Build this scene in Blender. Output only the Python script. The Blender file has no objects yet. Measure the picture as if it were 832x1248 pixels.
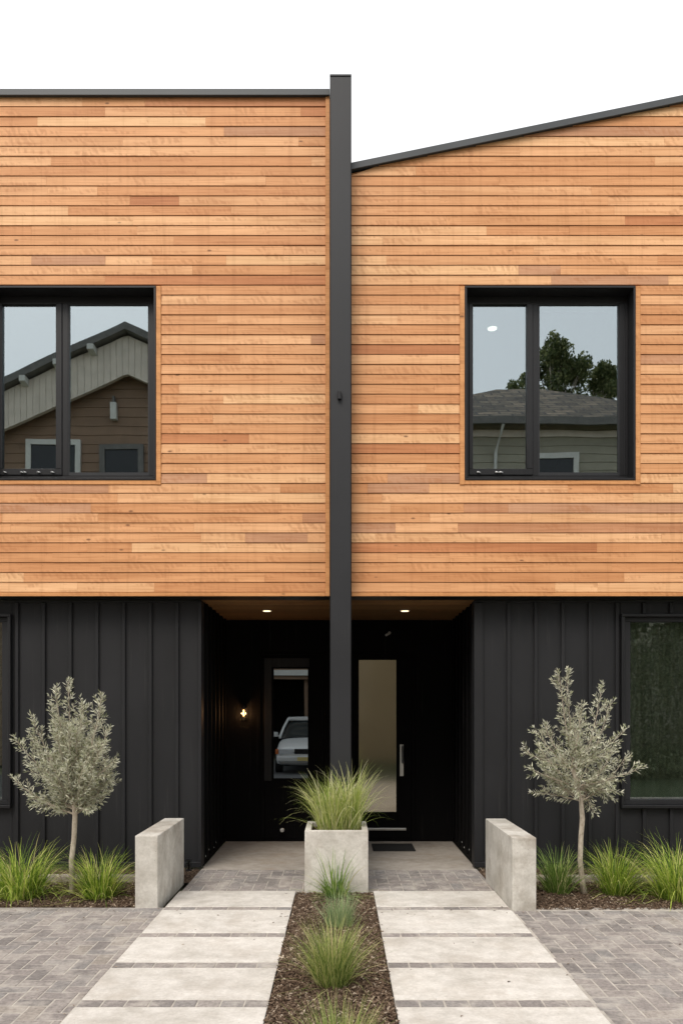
import bpy, bmesh, math, random
from mathutils import Vector, Matrix
R = math.radians
sc = bpy.context.scene
COL = sc.collection
rnd = random.Random(7)

# ------------------------------------------------------------------ helpers
class MB:
    """collects boxes, prisms, tubes and blades; build() links them as ONE mesh object"""
    def __init__(s): s.v = []; s.f = []; s.sm = False
    def add(s, vs, fs):
        b = len(s.v); s.v += [tuple(p) for p in vs]; s.f += [tuple(b+i for i in f) for f in fs]
        return s
    def box(s, x0, x1, y0, y1, z0, z1):
        return s.add([(x0,y0,z0),(x1,y0,z0),(x1,y1,z0),(x0,y1,z0),(x0,y0,z1),(x1,y0,z1),(x1,y1,z1),(x0,y1,z1)],
                     [(0,3,2,1),(4,5,6,7),(0,1,5,4),(1,2,6,5),(2,3,7,6),(3,0,4,7)])
    def prism_xz(s, poly, y0, y1):                       # poly: counter-clockwise seen from -Y
        n = len(poly)
        vs = [(x,y0,z) for x,z in poly] + [(x,y1,z) for x,z in poly]
        fs = [tuple(range(n)), tuple(range(2*n-1, n-1, -1))]
        fs += [(i, i+n, (i+1)%n+n, (i+1)%n) for i in range(n)]
        return s.add(vs, fs)
    def prism_yz(s, poly, x0, x1):
        n = len(poly)
        vs = [(x0,y,z) for y,z in poly] + [(x1,y,z) for y,z in poly]
        fs = [tuple(range(n-1,-1,-1)), tuple(range(n, 2*n))]
        fs += [(i, (i+1)%n, (i+1)%n+n, i+n) for i in range(n)]
        return s.add(vs, fs)
    def wall(s, x0, x1, z0, z1, y0, y1, holes=()):       # a wall in the XZ plane with rectangular holes
        xs = sorted({x0, x1, *[h[0] for h in holes], *[h[1] for h in holes]})
        for a, b in zip(xs, xs[1:]):
            cuts = sorted([(h[2], h[3]) for h in holes if h[0] < (a+b)/2 < h[1]])
            z = z0
            for c0, c1 in cuts:
                if c0 > z: s.box(a, b, y0, y1, z, c0)
                z = c1
            if z < z1: s.box(a, b, y0, y1, z, z1)
        return s
    def tube(s, pts, rad, n=8, caps=True):
        pts = [Vector(p) for p in pts]
        if not hasattr(rad, '__len__'): rad = [rad]*len(pts)
        b = len(s.v); fs = []; vs = []
        for i, p in enumerate(pts):
            t = (pts[min(i+1, len(pts)-1)] - pts[max(i-1, 0)]).normalized()
            u = t.orthogonal().normalized() if abs(t.z) > .95 else t.cross(Vector((0,0,1))).normalized()
            if i == 0 and abs(t.z) > .95: u = Vector((1,0,0))
            if abs(t.z) > .95: u = (Vector((1,0,0)) - t*t.x).normalized()
            w = t.cross(u)
            for k in range(n):
                a = 2*math.pi*k/n
                vs.append(p + (u*math.cos(a) + w*math.sin(a))*rad[i])
        for i in range(len(pts)-1):
            for k in range(n):
                fs.append((i*n+k, i*n+(k+1)%n, (i+1)*n+(k+1)%n, (i+1)*n+k))
        if caps:
            fs.append(tuple(range(n-1,-1,-1))); fs.append(tuple((len(pts)-1)*n+k for k in range(n)))
        return s.add(vs, fs)
    def build(s, name, mat, parent=None, origin=None, smooth=False, bevel=0, segs=2):
        root = parent
        while root is not None and root.parent is not None: root = root.parent
        o0 = Vector(root.location) if root is not None else Vector(origin or (0,0,0))
        me = bpy.data.meshes.new(name)
        me.from_pydata([tuple(Vector(p)-o0) for p in s.v], [], s.f); me.validate(); me.update()
        if smooth: me.shade_smooth()
        me.materials.append(mat)
        o = bpy.data.objects.new(name, me); COL.objects.link(o)
        if parent is not None: o.parent = parent
        else: o.location = o0
        if bevel:
            m = o.modifiers.new('bevel', 'BEVEL'); m.width = bevel; m.segments = segs; m.limit_method = 'ANGLE'
        return o
def tag(o, label, cat, group=None):
    o['label'] = label; o['category'] = cat
    if group: o['group'] = group
    return o
def kind(o, k): o['kind'] = k; return o
def thing(name, loc, label, cat, group=None):
    o = bpy.data.objects.new(name, None); COL.objects.link(o); o.location = loc; o.empty_display_size = .2
    return tag(o, label, cat, group)

# ------------------------------------------------------------------ materials
class NT:
    def __init__(s, name):
        s.m = bpy.data.materials.new(name); s.m.use_nodes = True; s.t = s.m.node_tree
        s.t.nodes.clear(); s.out = s.n('ShaderNodeOutputMaterial')
    def n(s, typ, ins=None, **pr):
        nd = s.t.nodes.new(typ)
        for k, v in pr.items(): setattr(nd, k, v)
        for k, v in (ins or {}).items():
            sock = nd.inputs[k]
            if isinstance(v, bpy.types.NodeSocket): s.t.links.new(v, sock)
            else: sock.default_value = v
        return nd
    def math(s, op, a, b=0.0, clamp=False):
        return s.n('ShaderNodeMath', {0:a, 1:b}, operation=op, use_clamp=clamp).outputs[0]
    def ramp(s, fac, stops, interp='LINEAR'):
        nd = s.n('ShaderNodeValToRGB', {0:fac}); e = nd.color_ramp.elements; nd.color_ramp.interpolation = interp
        while len(e) < len(stops): e.new(.5)
        for el, (p, c) in zip(e, stops):
            el.position = p; el.color = (*c, 1) if len(c) == 3 else c
        return nd.outputs[0]
    def mix(s, fac, a, b, mode='MIX'):
        nd = s.n('ShaderNodeMix', data_type='RGBA', blend_type=mode)
        for i, v in ((0, fac), (6, a), (7, b)):
            if isinstance(v, bpy.types.NodeSocket): s.t.links.new(v, nd.inputs[i])
            else: nd.inputs[i].default_value = v if i == 0 else (*v, 1)
        return nd.outputs[2]
    def noise(s, vec, scale, detail=4, rough=.55):
        return s.n('ShaderNodeTexNoise', {'Vector':vec, 'Scale':scale, 'Detail':detail, 'Roughness':rough}).outputs[0]
    def coord(s): return s.n('ShaderNodeTexCoord').outputs['Object']
    def island(s): return s.n('ShaderNodeNewGeometry').outputs['Random Per Island']
    def map(s, vec, scale): return s.n('ShaderNodeMapping', {'Vector':vec, 'Scale':scale}).outputs[0]
    def bump(s, h, strength, dist): return s.n('ShaderNodeBump', {'Height':h, 'Strength':strength, 'Distance':dist}).outputs[0]
    def done(s, color, rough=.6, bump=None, metal=0, spec=.5, **kw):
        ins = {'Base Color': color if isinstance(color, bpy.types.NodeSocket) else (*color, 1), 'Roughness': rough, 'Metallic': metal, 'Specular IOR Level': spec}
        if bump is not None: ins['Normal'] = bump
        ins.update(kw)
        p = s.n('ShaderNodeBsdfPrincipled', ins); s.t.links.new(p.outputs[0], s.out.inputs[0]); return s.m

def M_cedar(name, stops, dark=1.0):
    t = NT(name); r = t.island(); co = t.coord()
    wn = t.n('ShaderNodeTexWhiteNoise', {'W':r}, noise_dimensions='1D')
    off = t.n('ShaderNodeVectorMath', {0:wn.outputs['Color'], 1:(40,40,40)}, operation='MULTIPLY').outputs[0]
    v = t.n('ShaderNodeVectorMath', {0:co, 1:off}, operation='ADD').outputs[0]
    base = t.ramp(r, stops)
    big = t.noise(t.map(v, (.9, 4, 6)), 1.0, 3)
    base = t.mix(1.0, base, t.ramp(big, [(.3,(.87,.82,.76)), (.7,(1.08,1.09,1.10))]), 'MULTIPLY')
    grain = t.noise(t.map(v, (1.6, 40, 75)), 1.0, 5, .6)
    base = t.mix(1.0, base, t.ramp(grain, [(.3,(.80,.72,.64)), (.5,(1,1,1)), (.72,(1.07,1.08,1.09))]), 'MULTIPLY')
    # curly cross-grain ('chatter') in some patches
    dist = t.noise(t.map(v, (3, 3, 14)), 1.0, 2)
    w = t.n('ShaderNodeTexWave', {'Vector':t.map(v, (1, 1, .55)), 'Scale':9.0, 'Distortion':7.0, 'Detail':2.0, 'Detail Scale':1.6}, bands_direction='DIAGONAL').outputs[1]
    mask = t.ramp(dist, [(.52,(0,0,0)), (.62,(1,1,1))])
    base = t.mix(t.math('MULTIPLY', t.math('MULTIPLY', mask, w), .42), base, (.40,.155,.055))
    # fine weather streaks across the board, sparse knots
    st = t.noise(t.map(co, (22, 3, 1.3)), 1.0, 3)
    base = t.mix(1.0, base, t.ramp(st, [(.28,(.9,.87,.84)), (.48,(1,1,1))]), 'MULTIPLY')
    vo = t.n('ShaderNodeTexVoronoi', {'Vector':t.map(v, (2.6, 2.6, 5.5)), 'Scale':1.0}).outputs[0]
    base = t.mix(t.ramp(vo, [(.03,(.85,.85,.85)), (.075,(0,0,0))]), base, (.16,.065,.028))
    vo2 = t.n('ShaderNodeTexVoronoi', {'Vector':t.map(v, (9, 9, 14)), 'Scale':1.0}).outputs[0]
    base = t.mix(t.ramp(vo2, [(.03,(.45,.45,.45)), (.07,(0,0,0))]), base, (.25,.11,.05))
    if dark != 1.0: base = t.mix(1.0, base, (dark,)*3, 'MULTIPLY')
    return t.done(base, .62, t.bump(grain, .25, .002), spec=.3)
CEDAR = [(0,(.50,.205,.085)), (.05,(.56,.24,.10)), (.08,(.53,.28,.155)), (.13,(.55,.30,.175)), (.16,(.60,.28,.12)), (.38,(.645,.32,.144)),
         (.65,(.69,.36,.172)), (.88,(.745,.415,.21)), (1,(.79,.485,.255))]
m_cedar = M_cedar('cedar_boards', CEDAR)
m_trim = M_cedar('cedar_trim', [(0,(.57,.26,.10)), (1,(.64,.31,.125))])
m_backing = M_cedar('cedar_backing', [(0,(.50,.22,.085)), (1,(.52,.23,.09))])
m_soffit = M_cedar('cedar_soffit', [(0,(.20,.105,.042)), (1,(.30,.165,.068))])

def M_metal(name, c, rough, amp=.25, scale=1.4):
    t = NT(name); co = t.coord()
    a = t.noise(t.map(co, (1, 1, .5)), scale, 5)
    b = t.noise(co, 60, 2)
    col = t.mix(1.0, c, t.ramp(a, [(.3,(1-amp,)*3), (.7,(1+amp,)*3)]), 'MULTIPLY')
    d = t.noise(t.map(co, (30, 30, 1.1)), 1.0, 3)
    col = t.mix(t.ramp(d, [(.62,(0,0,0)), (.8,(.18,.18,.18))]), col, (.10,.095,.09))
    rr = t.math('ADD', t.math('MULTIPLY', a, .25), rough-.12)
    return t.done(col, rr, t.bump(t.math('ADD', t.math('MULTIPLY', b, .08), a), .12, .01), spec=.35)
m_black = M_metal('black_cladding', (.0142,.0144,.0162), .58)
m_porch = M_metal('shaded_porch_black', (.0045,.0043,.0045), .75)  # black cladding colour, darkened to paint in the porch's deep shade
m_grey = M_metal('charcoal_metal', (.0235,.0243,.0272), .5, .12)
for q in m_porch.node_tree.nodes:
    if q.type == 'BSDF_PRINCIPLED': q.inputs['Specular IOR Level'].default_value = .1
m_flash = M_metal('grey_flashing', (.062,.067,.072), .42, .15)
m_frame = M_metal('black_frame', (.012,.012,.0135), .4, .1)
m_steel = M_metal('brushed_steel', (.55,.55,.54), .35, .1)
m_steel.node_tree.nodes['Principled BSDF'].inputs['Metallic'].default_value = .9
def M_plain(name, c, rough=.6, amp=.12, scale=6, spec=.4, metal=0):
    t = NT(name); a = t.noise(t.coord(), scale, 4)
    return t.done(t.mix(1.0, c, t.ramp(a, [(.3,(1-amp,)*3), (.7,(1+amp,)*3)]), 'MULTIPLY'), rough, spec=spec, metal=metal)
def M_emit(name, c, s):
    t = NT(name); e = t.n('ShaderNodeEmission', {'Color':(*c,1), 'Strength':s}); t.t.links.new(e.outputs[0], t.out.inputs[0]); return t.m
def M_glass(name, refl, tint, rough=.009):
    t = NT(name); co = t.coord()
    nb = t.bump(t.noise(co, 1.3, 1), .035, .02)
    g = t.n('ShaderNodeBsdfGlossy', {'Color':(.86,.95,1.0,1), 'Roughness':rough, 'Normal':nb})
    tr = t.n('ShaderNodeBsdfTransparent', {'Color':(*tint,1)})
    fr = t.n('ShaderNodeFresnel', {'IOR':1.5})
    fac = t.math('ADD', t.math('MULTIPLY', fr.outputs[0], .9), refl, True)
    mx = t.n('ShaderNodeMixShader', {0:fac, 1:tr.outputs[0], 2:g.outputs[0]})
    t.t.links.new(mx.outputs[0], t.out.inputs[0]); return t.m
m_glass = M_glass('coated_glass', .285, (.45,.5,.48))
m_glass_dark = M_glass('dark_glass', .13, (.72,.74,.70))
m_glass_frost = M_glass('frosted_glass', .28, (.2,.22,.2), .085)
for q in m_glass_frost.node_tree.nodes:
    if q.type == 'BSDF_GLOSSY': q.inputs[0].default_value = (.86,.79,.655,1)        # bronze film
m_glass_door = M_glass('door_glass', .26, (.2,.22,.2))

def M_concrete(name, c, stain=.5, speck=.35, warm=(.30,.24,.18)):
    t = NT(name); co = t.coord(); r = t.island()
    v = t.n('ShaderNodeVectorMath', {0:co, 1:t.n('ShaderNodeCombineXYZ', {0:t.math('MULTIPLY', r, 31), 1:t.math('MULTIPLY', r, 17)}).outputs[0]}, operation='ADD').outputs[0]
    a = t.noise(v, 2.2, 6, .62); b = t.noise(v, 9, 5, .6); f = t.noise(v, 120, 2)
    col = t.mix(1.0, c, t.ramp(a, [(.3,(.78,.77,.75)), (.5,(1,1,1)), (.7,(1.09,1.09,1.09))]), 'MULTIPLY')
    col = t.mix(1.0, col, t.ramp(b, [(.3,(.84,.83,.81)), (.62,(1.06,1.06,1.06))]), 'MULTIPLY')
    col = t.mix(1.0, col, t.ramp(r, [(0,(.95,.945,.94)), (1,(1.04,1.04,1.04))]), 'MULTIPLY')
    col = t.mix(1.0, col, t.ramp(t.noise(v, 45, 4, .7), [(.3,(.88,.87,.86)), (.7,(1.08,1.08,1.08))]), 'MULTIPLY')
    s2 = t.noise(v, 2.3, 8, .72)
    col = t.mix(t.ramp(s2, [(.5,(0,0,0)), (.68,(stain,)*3)]), col, warm)
    vo = t.n('ShaderNodeTexVoronoi', {'Vector':v, 'Scale':26.0}).outputs[0]
    col = t.mix(t.ramp(vo, [(.05,(speck,)*3), (.10,(0,0,0))]), col, (.2,.17,.14))
    return t.done(col, .8, t.bump(t.math('ADD', t.math('MULTIPLY', f, .3), b), .22, .004), spec=.25)
m_slab = M_concrete('path_concrete', (.63,.605,.565), .5, .5, (.42,.37,.31))
m_block = M_concrete('cast_concrete', (.60,.58,.535), .85, .75, (.30,.255,.205))
m_planter = M_concrete('planter_concrete', (.62,.595,.55), .55, .6)
m_porchfloor = M_concrete('porch_concrete', (.40,.365,.325), .6, .3)
m_edge = M_concrete('edging_concrete', (.44,.39,.33), .6, .3)

def M_paver(name, dark):
    t = NT(name); co = t.coord(); r = t.island()
    col = t.ramp(r, [(0,(.19,.175,.166)), (.3,(.235,.212,.20)), (.6,(.265,.238,.222)), (.8,(.225,.213,.205)), (.93,(.30,.27,.25)), (1,(.28,.25,.22))])
    a = t.noise(co, 1.0, 5, .65); b = t.noise(co, 38, 4, .7); c = t.noise(co, 5, 5, .7)
    col = t.mix(1.0, col, t.ramp(a, [(.3,(.82,.82,.82)), (.7,(1.16,1.15,1.14))]), 'MULTIPLY')
    col = t.mix(1.0, col, t.ramp(b, [(.3,(.66,.66,.66)), (.7,(1.25,1.25,1.25))]), 'MULTIPLY')
    col = t.mix(t.ramp(c, [(.48,(0,0,0)), (.66,(.7,.7,.7))]), col, (.43,.395,.355))     # pale sand left on the faces
    col = t.mix(1.0, col, (dark,)*3, 'MULTIPLY')
    return t.done(col, .85, t.bump(b, .4, .004), spec=.2)
m_paver = M_paver('grey_brown_pavers', 1.12)
m_strip = M_paver('strip_pavers', 1.2)
m_sand = M_plain('joint_sand', (.43,.395,.35), .95, .25, 14)
def M_soil():
    t = NT('soil'); co = t.coord(); a = t.noise(co, 30, 6, .7); b = t.noise(co, 3, 3)
    col = t.ramp(a, [(.3,(.05,.033,.023)), (.55,(.12,.083,.058)), (.75,(.19,.135,.095))])
    return t.done(col, .95, t.bump(a, .9, .02), spec=.1)
m_soil = M_soil()
def M_chips():
    t = NT('bark_chips'); r = t.island()
    return t.done(t.ramp(r, [(0,(.05,.031,.021)), (.45,(.125,.083,.056)), (.75,(.185,.13,.09)), (.92,(.27,.20,.145)), (1,(.55,.46,.36))]), .9, spec=.15)
m_chips = M_chips()
def M_leaf(name, stops, trans=.25, rough=.55, back=None):
    t = NT(name); g = t.n('ShaderNodeNewGeometry')
    col = t.ramp(g.outputs['Random Per Island'], stops)
    if back: col = t.mix(g.outputs['Backfacing'], col, back)
    p = t.n('ShaderNodeBsdfPrincipled', {'Base Color':col, 'Roughness':rough, 'Specular IOR Level':.3})
    tr = t.n('ShaderNodeBsdfTranslucent', {'Color':col})
    mx = t.n('ShaderNodeMixShader', {0:trans, 1:p.outputs[0], 2:tr.outputs[0]})
    t.t.links.new(mx.outputs[0], t.out.inputs[0]); return t.m
m_olive = M_leaf('olive_leaves', [(0,(.12,.135,.065)), (.3,(.30,.32,.19)), (.65,(.58,.59,.42)), (1,(.84,.83,.66))], .27, .4, (.62,.62,.50))
m_grass_y = M_leaf('bright_grass', [(0,(.10,.17,.025)), (.3,(.19,.31,.04)), (.55,(.38,.52,.065)), (.8,(.64,.71,.16)), (.95,(.82,.80,.33)), (1,(.62,.5,.28))], .42)
m_grass_g = M_leaf('green_grass', [(0,(.07,.13,.025)), (.4,(.15,.26,.05)), (.8,(.34,.46,.12)), (1,(.66,.6,.33))], .4)
m_grass_v = M_leaf('striped_grass', [(0,(.16,.25,.045)), (.35,(.38,.48,.10)), (.65,(.70,.71,.30)), (1,(.90,.86,.58))], .38)
m_grass_b = M_leaf('blue_grass', [(0,(.17,.25,.12)), (.5,(.34,.45,.22)), (.9,(.5,.58,.32)), (1,(.6,.55,.36))], .35)
m_grass_m = M_leaf('mid_grass', [(0,(.09,.15,.035)), (.4,(.25,.34,.08)), (.75,(.50,.54,.18)), (1,(.78,.68,.38))], .35)
m_grass_d = M_leaf('dry_grass', [(0,(.14,.11,.06)), (.5,(.25,.20,.11)), (1,(.42,.35,.22))], .3)
m_tree_leaf = M_leaf('street_tree_leaves', [(0,(.06,.085,.03)), (.6,(.15,.18,.07)), (1,(.32,.33,.15))], .35)
m_hedge_leaf = M_leaf('hedge_leaves', [(0,(.03,.045,.018)), (.6,(.10,.135,.055)), (1,(.34,.37,.22))], .25)
def M_bark():
    t = NT('olive_bark'); co = t.coord(); a = t.noise(t.map(co, (30,30,14)), 1.0, 5, .7)
    col = t.ramp(a, [(.3,(.26,.215,.16)), (.55,(.47,.41,.33)), (.75,(.62,.56,.47))])
    return t.done(col, .9, t.bump(a, .7, .006), spec=.15)
m_bark = M_bark()

# ------------------------------------------------------------------ camera, world, sun
cam = bpy.data.objects.new('camera', bpy.data.cameras.new('camera')); COL.objects.link(cam); sc.camera = cam
cam.location = (0, 0, 1.58); cam.rotation_euler = (R(90), 0, 0)
cd = cam.data; cd.sensor_fit = 'VERTICAL'; cd.sensor_height = 36; cd.lens = 36*950/1248
cd.shift_y = 246/1248; cd.shift_x = 3/1248; cd.clip_end = 2000; cd.clip_start = .05
SUN_EL, SUN_DIR = 52, Vector((-.45, -1, 0)).normalized()
w = bpy.data.worlds.new('World'); sc.world = w; w.use_nodes = True
nt = w.node_tree; bg = nt.nodes['Background']
sky = nt.nodes.new('ShaderNodeTexSky'); sky.sky_type = 'NISHITA'; sky.sun_disc = False
sky.sun_elevation = R(SUN_EL); sky.sun_rotation = math.atan2(SUN_DIR.x, SUN_DIR.y); sky.dust_density = 4; sky.air_density = 1.2; sky.ozone_density = 1
hs = nt.nodes.new('ShaderNodeHueSaturation'); hs.inputs['Saturation'].default_value = .38
nt.links.new(sky.outputs[0], hs.inputs['Color']); cl = nt.nodes.new('ShaderNodeMix'); cl.data_type = 'RGBA'; cl.inputs[0].default_value = .8; cl.inputs[7].default_value = (6.0,6.05,6.1,1)   # high even cloud
nt.links.new(hs.outputs[0], cl.inputs[6]); nt.links.new(cl.outputs[2], bg.inputs[0]); bg.inputs[1].default_value = .15
ld = bpy.data.lights.new('sun', 'SUN'); ld.energy = 1.15; ld.angle = R(25); ld.color = (1, .92, .82)
sun = bpy.data.objects.new('sun', ld); COL.objects.link(sun)
d = Vector((SUN_DIR.x*math.cos(R(SUN_EL)), SUN_DIR.y*math.cos(R(SUN_EL)), math.sin(R(SUN_EL))))
sun.rotation_euler = d.to_track_quat('Z', 'Y').to_euler(); sun.location = d*30
vs = sc.view_settings; vs.view_transform = 'Standard'; vs.look = 'None'; vs.exposure = .70; vs.gamma = 1; vs.use_curve_mapping = False
sc.cycles.use_denoising = True; sc.cycles.max_bounces = 8; sc.cycles.transparent_max_bounces = 12; sc.cycles.sample_clamp_indirect = 6

# ------------------------------------------------------------------ ground, paths, beds
kind(MB().box(-300, 300, -300, 300, -.5, -.09).build('ground', M_plain('ground_earth', (.16,.16,.09), .95, .3, .4)), 'structure')
kind(MB().box(-7.5, -1.42, 1.2, 6.36, -.085, -.0022).box(1.385, 7.5, 1.2, 6.36, -.085, -.0022)
     .box(-1.42, -.385, 1.2, 6.95, -.085, -.0025).box(.305, 1.385, 1.2, 6.95, -.085, -.0025)
     .box(-1.4, 1.4, 6.95, 7.9, -.085, -.0027).build('sand_bed', m_sand), 'structure')

def clipbrick(mb, x0, x1, y0, y1, reg, rg):
    g = .0044
    x0, x1, y0, y1 = max(x0+g, reg[0]), min(x1-g, reg[1]), max(y0+g, reg[2]), min(y1-g, reg[3])
    if x1-x0 < .012 or y1-y0 < .012: return
    z = [rg.uniform(-.0014, .0014) for _ in range(4)]; e = .003; h = .003
    j = lambda: rg.uniform(-.0015, .0015)
    o = [(x0+j(),y0+j()),(x1+j(),y0+j()),(x1+j(),y1+j()),(x0+j(),y1+j())]
    i = [(x0+e,y0+e),(x1-e,y0+e),(x1-e,y1-e),(x0+e,y1-e)]
    mb.add([(*p,-.03) for p in o] + [(*p,z[k]-h) for k,p in enumerate(o)] + [(*p,z[k]) for k,p in enumerate(i)],
           [(0,1,5,4),(1,2,6,5),(2,3,7,6),(3,0,4,7),(4,5,9,8),(5,6,10,9),(6,7,11,10),(7,4,8,11),(8,9,10,11)])
def herringbone(mb, reg, W, rg, ox=0, oy=0):
    nx0, nx1 = int((reg[0]-ox)/W)-3, int((reg[1]-ox)/W)+3
    ny0, ny1 = int((reg[2]-oy)/W)-3, int((reg[3]-oy)/W)+3
    for i in range(nx0, nx1):
        for j in range(ny0, ny1):
            c = (i-j) % 4; x, y = ox+i*W, oy+j*W
            if c == 0: clipbrick(mb, x, x+2*W, y, y+W, reg, rg)
            elif c == 3: clipbrick(mb, x, x+W, y, y+2*W, reg, rg)
b = MB(); herringbone(b, (-7.4, -1.425, 1.3, 6.25), .1, rnd, .03, .02)
x = -1.66
for k in range(30): clipbrick(b, x-.2, x, 6.25, 6.36, (-7.4, -1.425, 6.25, 6.36), rnd); x -= .2
clipbrick(b, -1.66, -1.425, 6.25, 6.345, (-7.4, -1.425, 6.25, 6.36), rnd)
kind(b.build('driveway', m_paver), 'structure')
b = MB(); herringbone(b, (1.39, 7.4, 1.3, 6.25), .1, rnd, .0, .05)
kind(b.build('driveway', m_paver), 'structure')
b = MB(); herringbone(b, (-1.4, 1.4, 6.955, 7.895), .113, rnd, .01, .03)
kind(b.build('porch_paving', m_strip), 'structure')
kind(MB().box(-1.4, -.09, 7.9, 9.66, -.1, .0).box(.121, 1.4, 7.9, 9.66, -.1, .0).build('porch_floor', m_porchfloor, bevel=.004), 'structure')

strips = [(6.28,6.38), (5.52,5.62), (4.85,4.955), (4.20,4.305), (3.54,3.65), (2.88,2.99), (2.22,2.33), (1.56,1.67)]
b, s_ = MB(), MB()
for (xa, xb) in ((-1.42,-.385), (.305,1.385)):
    far = 6.95
    for y0, y1 in strips:
        b.box(xa, xb, y1+.004, far-.003, -.06, .002); far = y0
        n = 8; w_ = (xb-xa)/n
        for k in range(n): clipbrick(s_, xa+k*w_, xa+(k+1)*w_, y0, y1, (xa, xb, y0, y1), rnd)
    b.box(xa, xb, 1.25, far-.003, -.06, .002)
kind(b.build('path_slabs', m_slab, bevel=.005), 'structure')
kind(s_.build('path_paver_strips', m_strip), 'structure')

def soilsheet(x0, x1, y0, y1, nx, ny, amp, z):
    g = MB(); rg = random.Random(int(x0*100)+5); idx = {}
    for i in range(nx+1):
        for j in range(ny+1):
            e = min(i, nx-i, j, ny-j) == 0
            g.v.append((x0+(x1-x0)*i/nx, y0+(y1-y0)*j/ny, z-.02 if e else z+rg.uniform(-amp, amp)))
    for i in range(nx):
        for j in range(ny):
            a = i*(ny+1)+j; g.f.append((a, a+ny+1, a+ny+2, a+1))
    return g
BEDS = [(-.385,.305,1.25,6.87), (-7.4,-1.66,6.365,7.30), (1.58,7.4,6.26,7.30), (-7.4,-1.4,7.40,7.96), (1.4,7.4,7.40,7.96)]
for x0,x1,y0,y1 in BEDS:
    kind(soilsheet(x0,x1,y0,y1, int((x1-x0)/.04), int((y1-y0)/.04), .011, -.004).build('soil', m_soil, smooth=True), 'structure')
def chips(n, x0, x1, y0, y1, rg, spill=.0):
    g = MB()
    for _ in range(n):
        L = min(.03, .004+rg.expovariate(170)); W = rg.uniform(.0022, .006); T = rg.uniform(.0008, .0025)
        px, py = rg.uniform(x0-spill, x1+spill), rg.uniform(y0, y1)
        if spill and not (x0 < px < x1): 
            if rg.random() < .8: continue
        m = Matrix.Translation((px, py, rg.uniform(-.004, .012))) @ Matrix.Rotation(rg.uniform(0, 6.28), 4, 'Z') @ Matrix.Rotation(rg.gauss(0, .45), 4, 'Y') @ Matrix.Rotation(rg.gauss(0, .45), 4, 'X')
        k = rg.uniform(.4, 1)
        p = [(-L,-W*k,-T),(L,-W,-T),(L*k,W,-T),(-L,W*k,-T),(-L,-W*k,T),(L,-W,T),(L*k,W,T),(-L,W*k,T)]
        g.add([m @ Vector(q) for q in p], [(4,5,6,7),(0,1,5,4),(1,2,6,5),(2,3,7,6),(3,0,4,7)])
    return g
rg = random.Random(21)
kind(chips(26000, -.375,.295,2.6,6.86, rg).build('bark_mulch', m_chips), 'stuff')
kind(chips(9500, -4.2,-1.665,6.37,7.3, rg).build('bark_mulch', m_chips), 'stuff')
kind(chips(9500, 1.585,4.2,6.3,7.3, rg).build('bark_mulch', m_chips), 'stuff')
kind(chips(2500, -4.2,-1.42,7.4,7.93, rg).build('bark_mulch', m_chips), 'stuff')
kind(chips(2500, 1.42,4.2,7.4,7.93, rg).build('bark_mulch', m_chips), 'stuff')
lt = MB(); rg = random.Random(77)
for _ in range(150):
    x_ = rg.uniform(-2.6,2.6); y_ = rg.uniform(3.6,6.9) if rg.random() < .7 else rg.uniform(6.0,6.35)
    if -.42 < x_ < .34 and rg.random() < .5: x_ = -.385-rg.expovariate(14) if rg.random() < .5 else .305+rg.expovariate(14)
    if abs(x_) > 1.4 and y_ > 6.2: y_ = 6.3-rg.expovariate(7)
    a = rg.uniform(0,6.28); L = rg.uniform(.006,.018); W = L*rg.uniform(.2,.45); c_, s__ = math.cos(a), math.sin(a)
    q = [(L,0,.001),(0,W,.004),(-L,0,.002),(0,-W,.004)]
    lt.add([(x_+u*c_-v*s__, y_+u*s__+v*c_, .0045+w_) for u,v,w_ in q], [(0,1,2,3)])
kind(lt.build('leaf_litter', m_chips), 'stuff')
tag(MB().box(-7.4,-1.5,7.30,7.40,-.05,.06).build('garden_edging', m_edge, bevel=.006), 'low pale concrete edging behind the left olive tree and its grasses', 'garden edging', 'concrete edgings of the beds')
tag(MB().box(1.41,7.4,7.30,7.40,-.05,.055).build('garden_edging', m_edge, bevel=.006), 'low pale concrete edging behind the right olive tree and its grasses', 'garden edging', 'concrete edgings of the beds')

# concrete blocks and planter
tag(MB().box(-1.66,-1.475,6.35,7.43,-.05,.587).build('concrete_block', m_block, bevel=.007), 'low upright concrete slab wall at the left edge of the path, beside the left bed', 'concrete block', 'concrete blocks flanking the entrance path')
tag(MB().box(1.388,1.58,6.25,7.40,-.05,.587).build('concrete_block', m_block, bevel=.007), 'low upright concrete slab wall at the right edge of the path, beside the right bed', 'concrete block', 'concrete blocks flanking the entrance path')
PX0, PX1, PY0, PY1, PZ = -.303, .258, 6.885, 7.50, .547
t_ = .055
pl = MB().box(PX0,PX1,PY0,PY1,-.05,.03).box(PX0,PX1,PY0,PY0+t_,.03,PZ).box(PX0,PX1,PY1-t_,PY1,.03,PZ).box(PX0,PX0+t_,PY0+t_,PY1-t_,.03,PZ).box(PX1-t_,PX1,PY0+t_,PY1-t_,.03,PZ)
bm = bmesh.new()
def rim(o):
    b2 = bmesh.new(); b2.from_mesh(o.data); bmesh.ops.remove_doubles(b2, verts=b2.verts, dist=1e-4)
    b2.to_mesh(o.data); b2.free()
bm.free()
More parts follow.
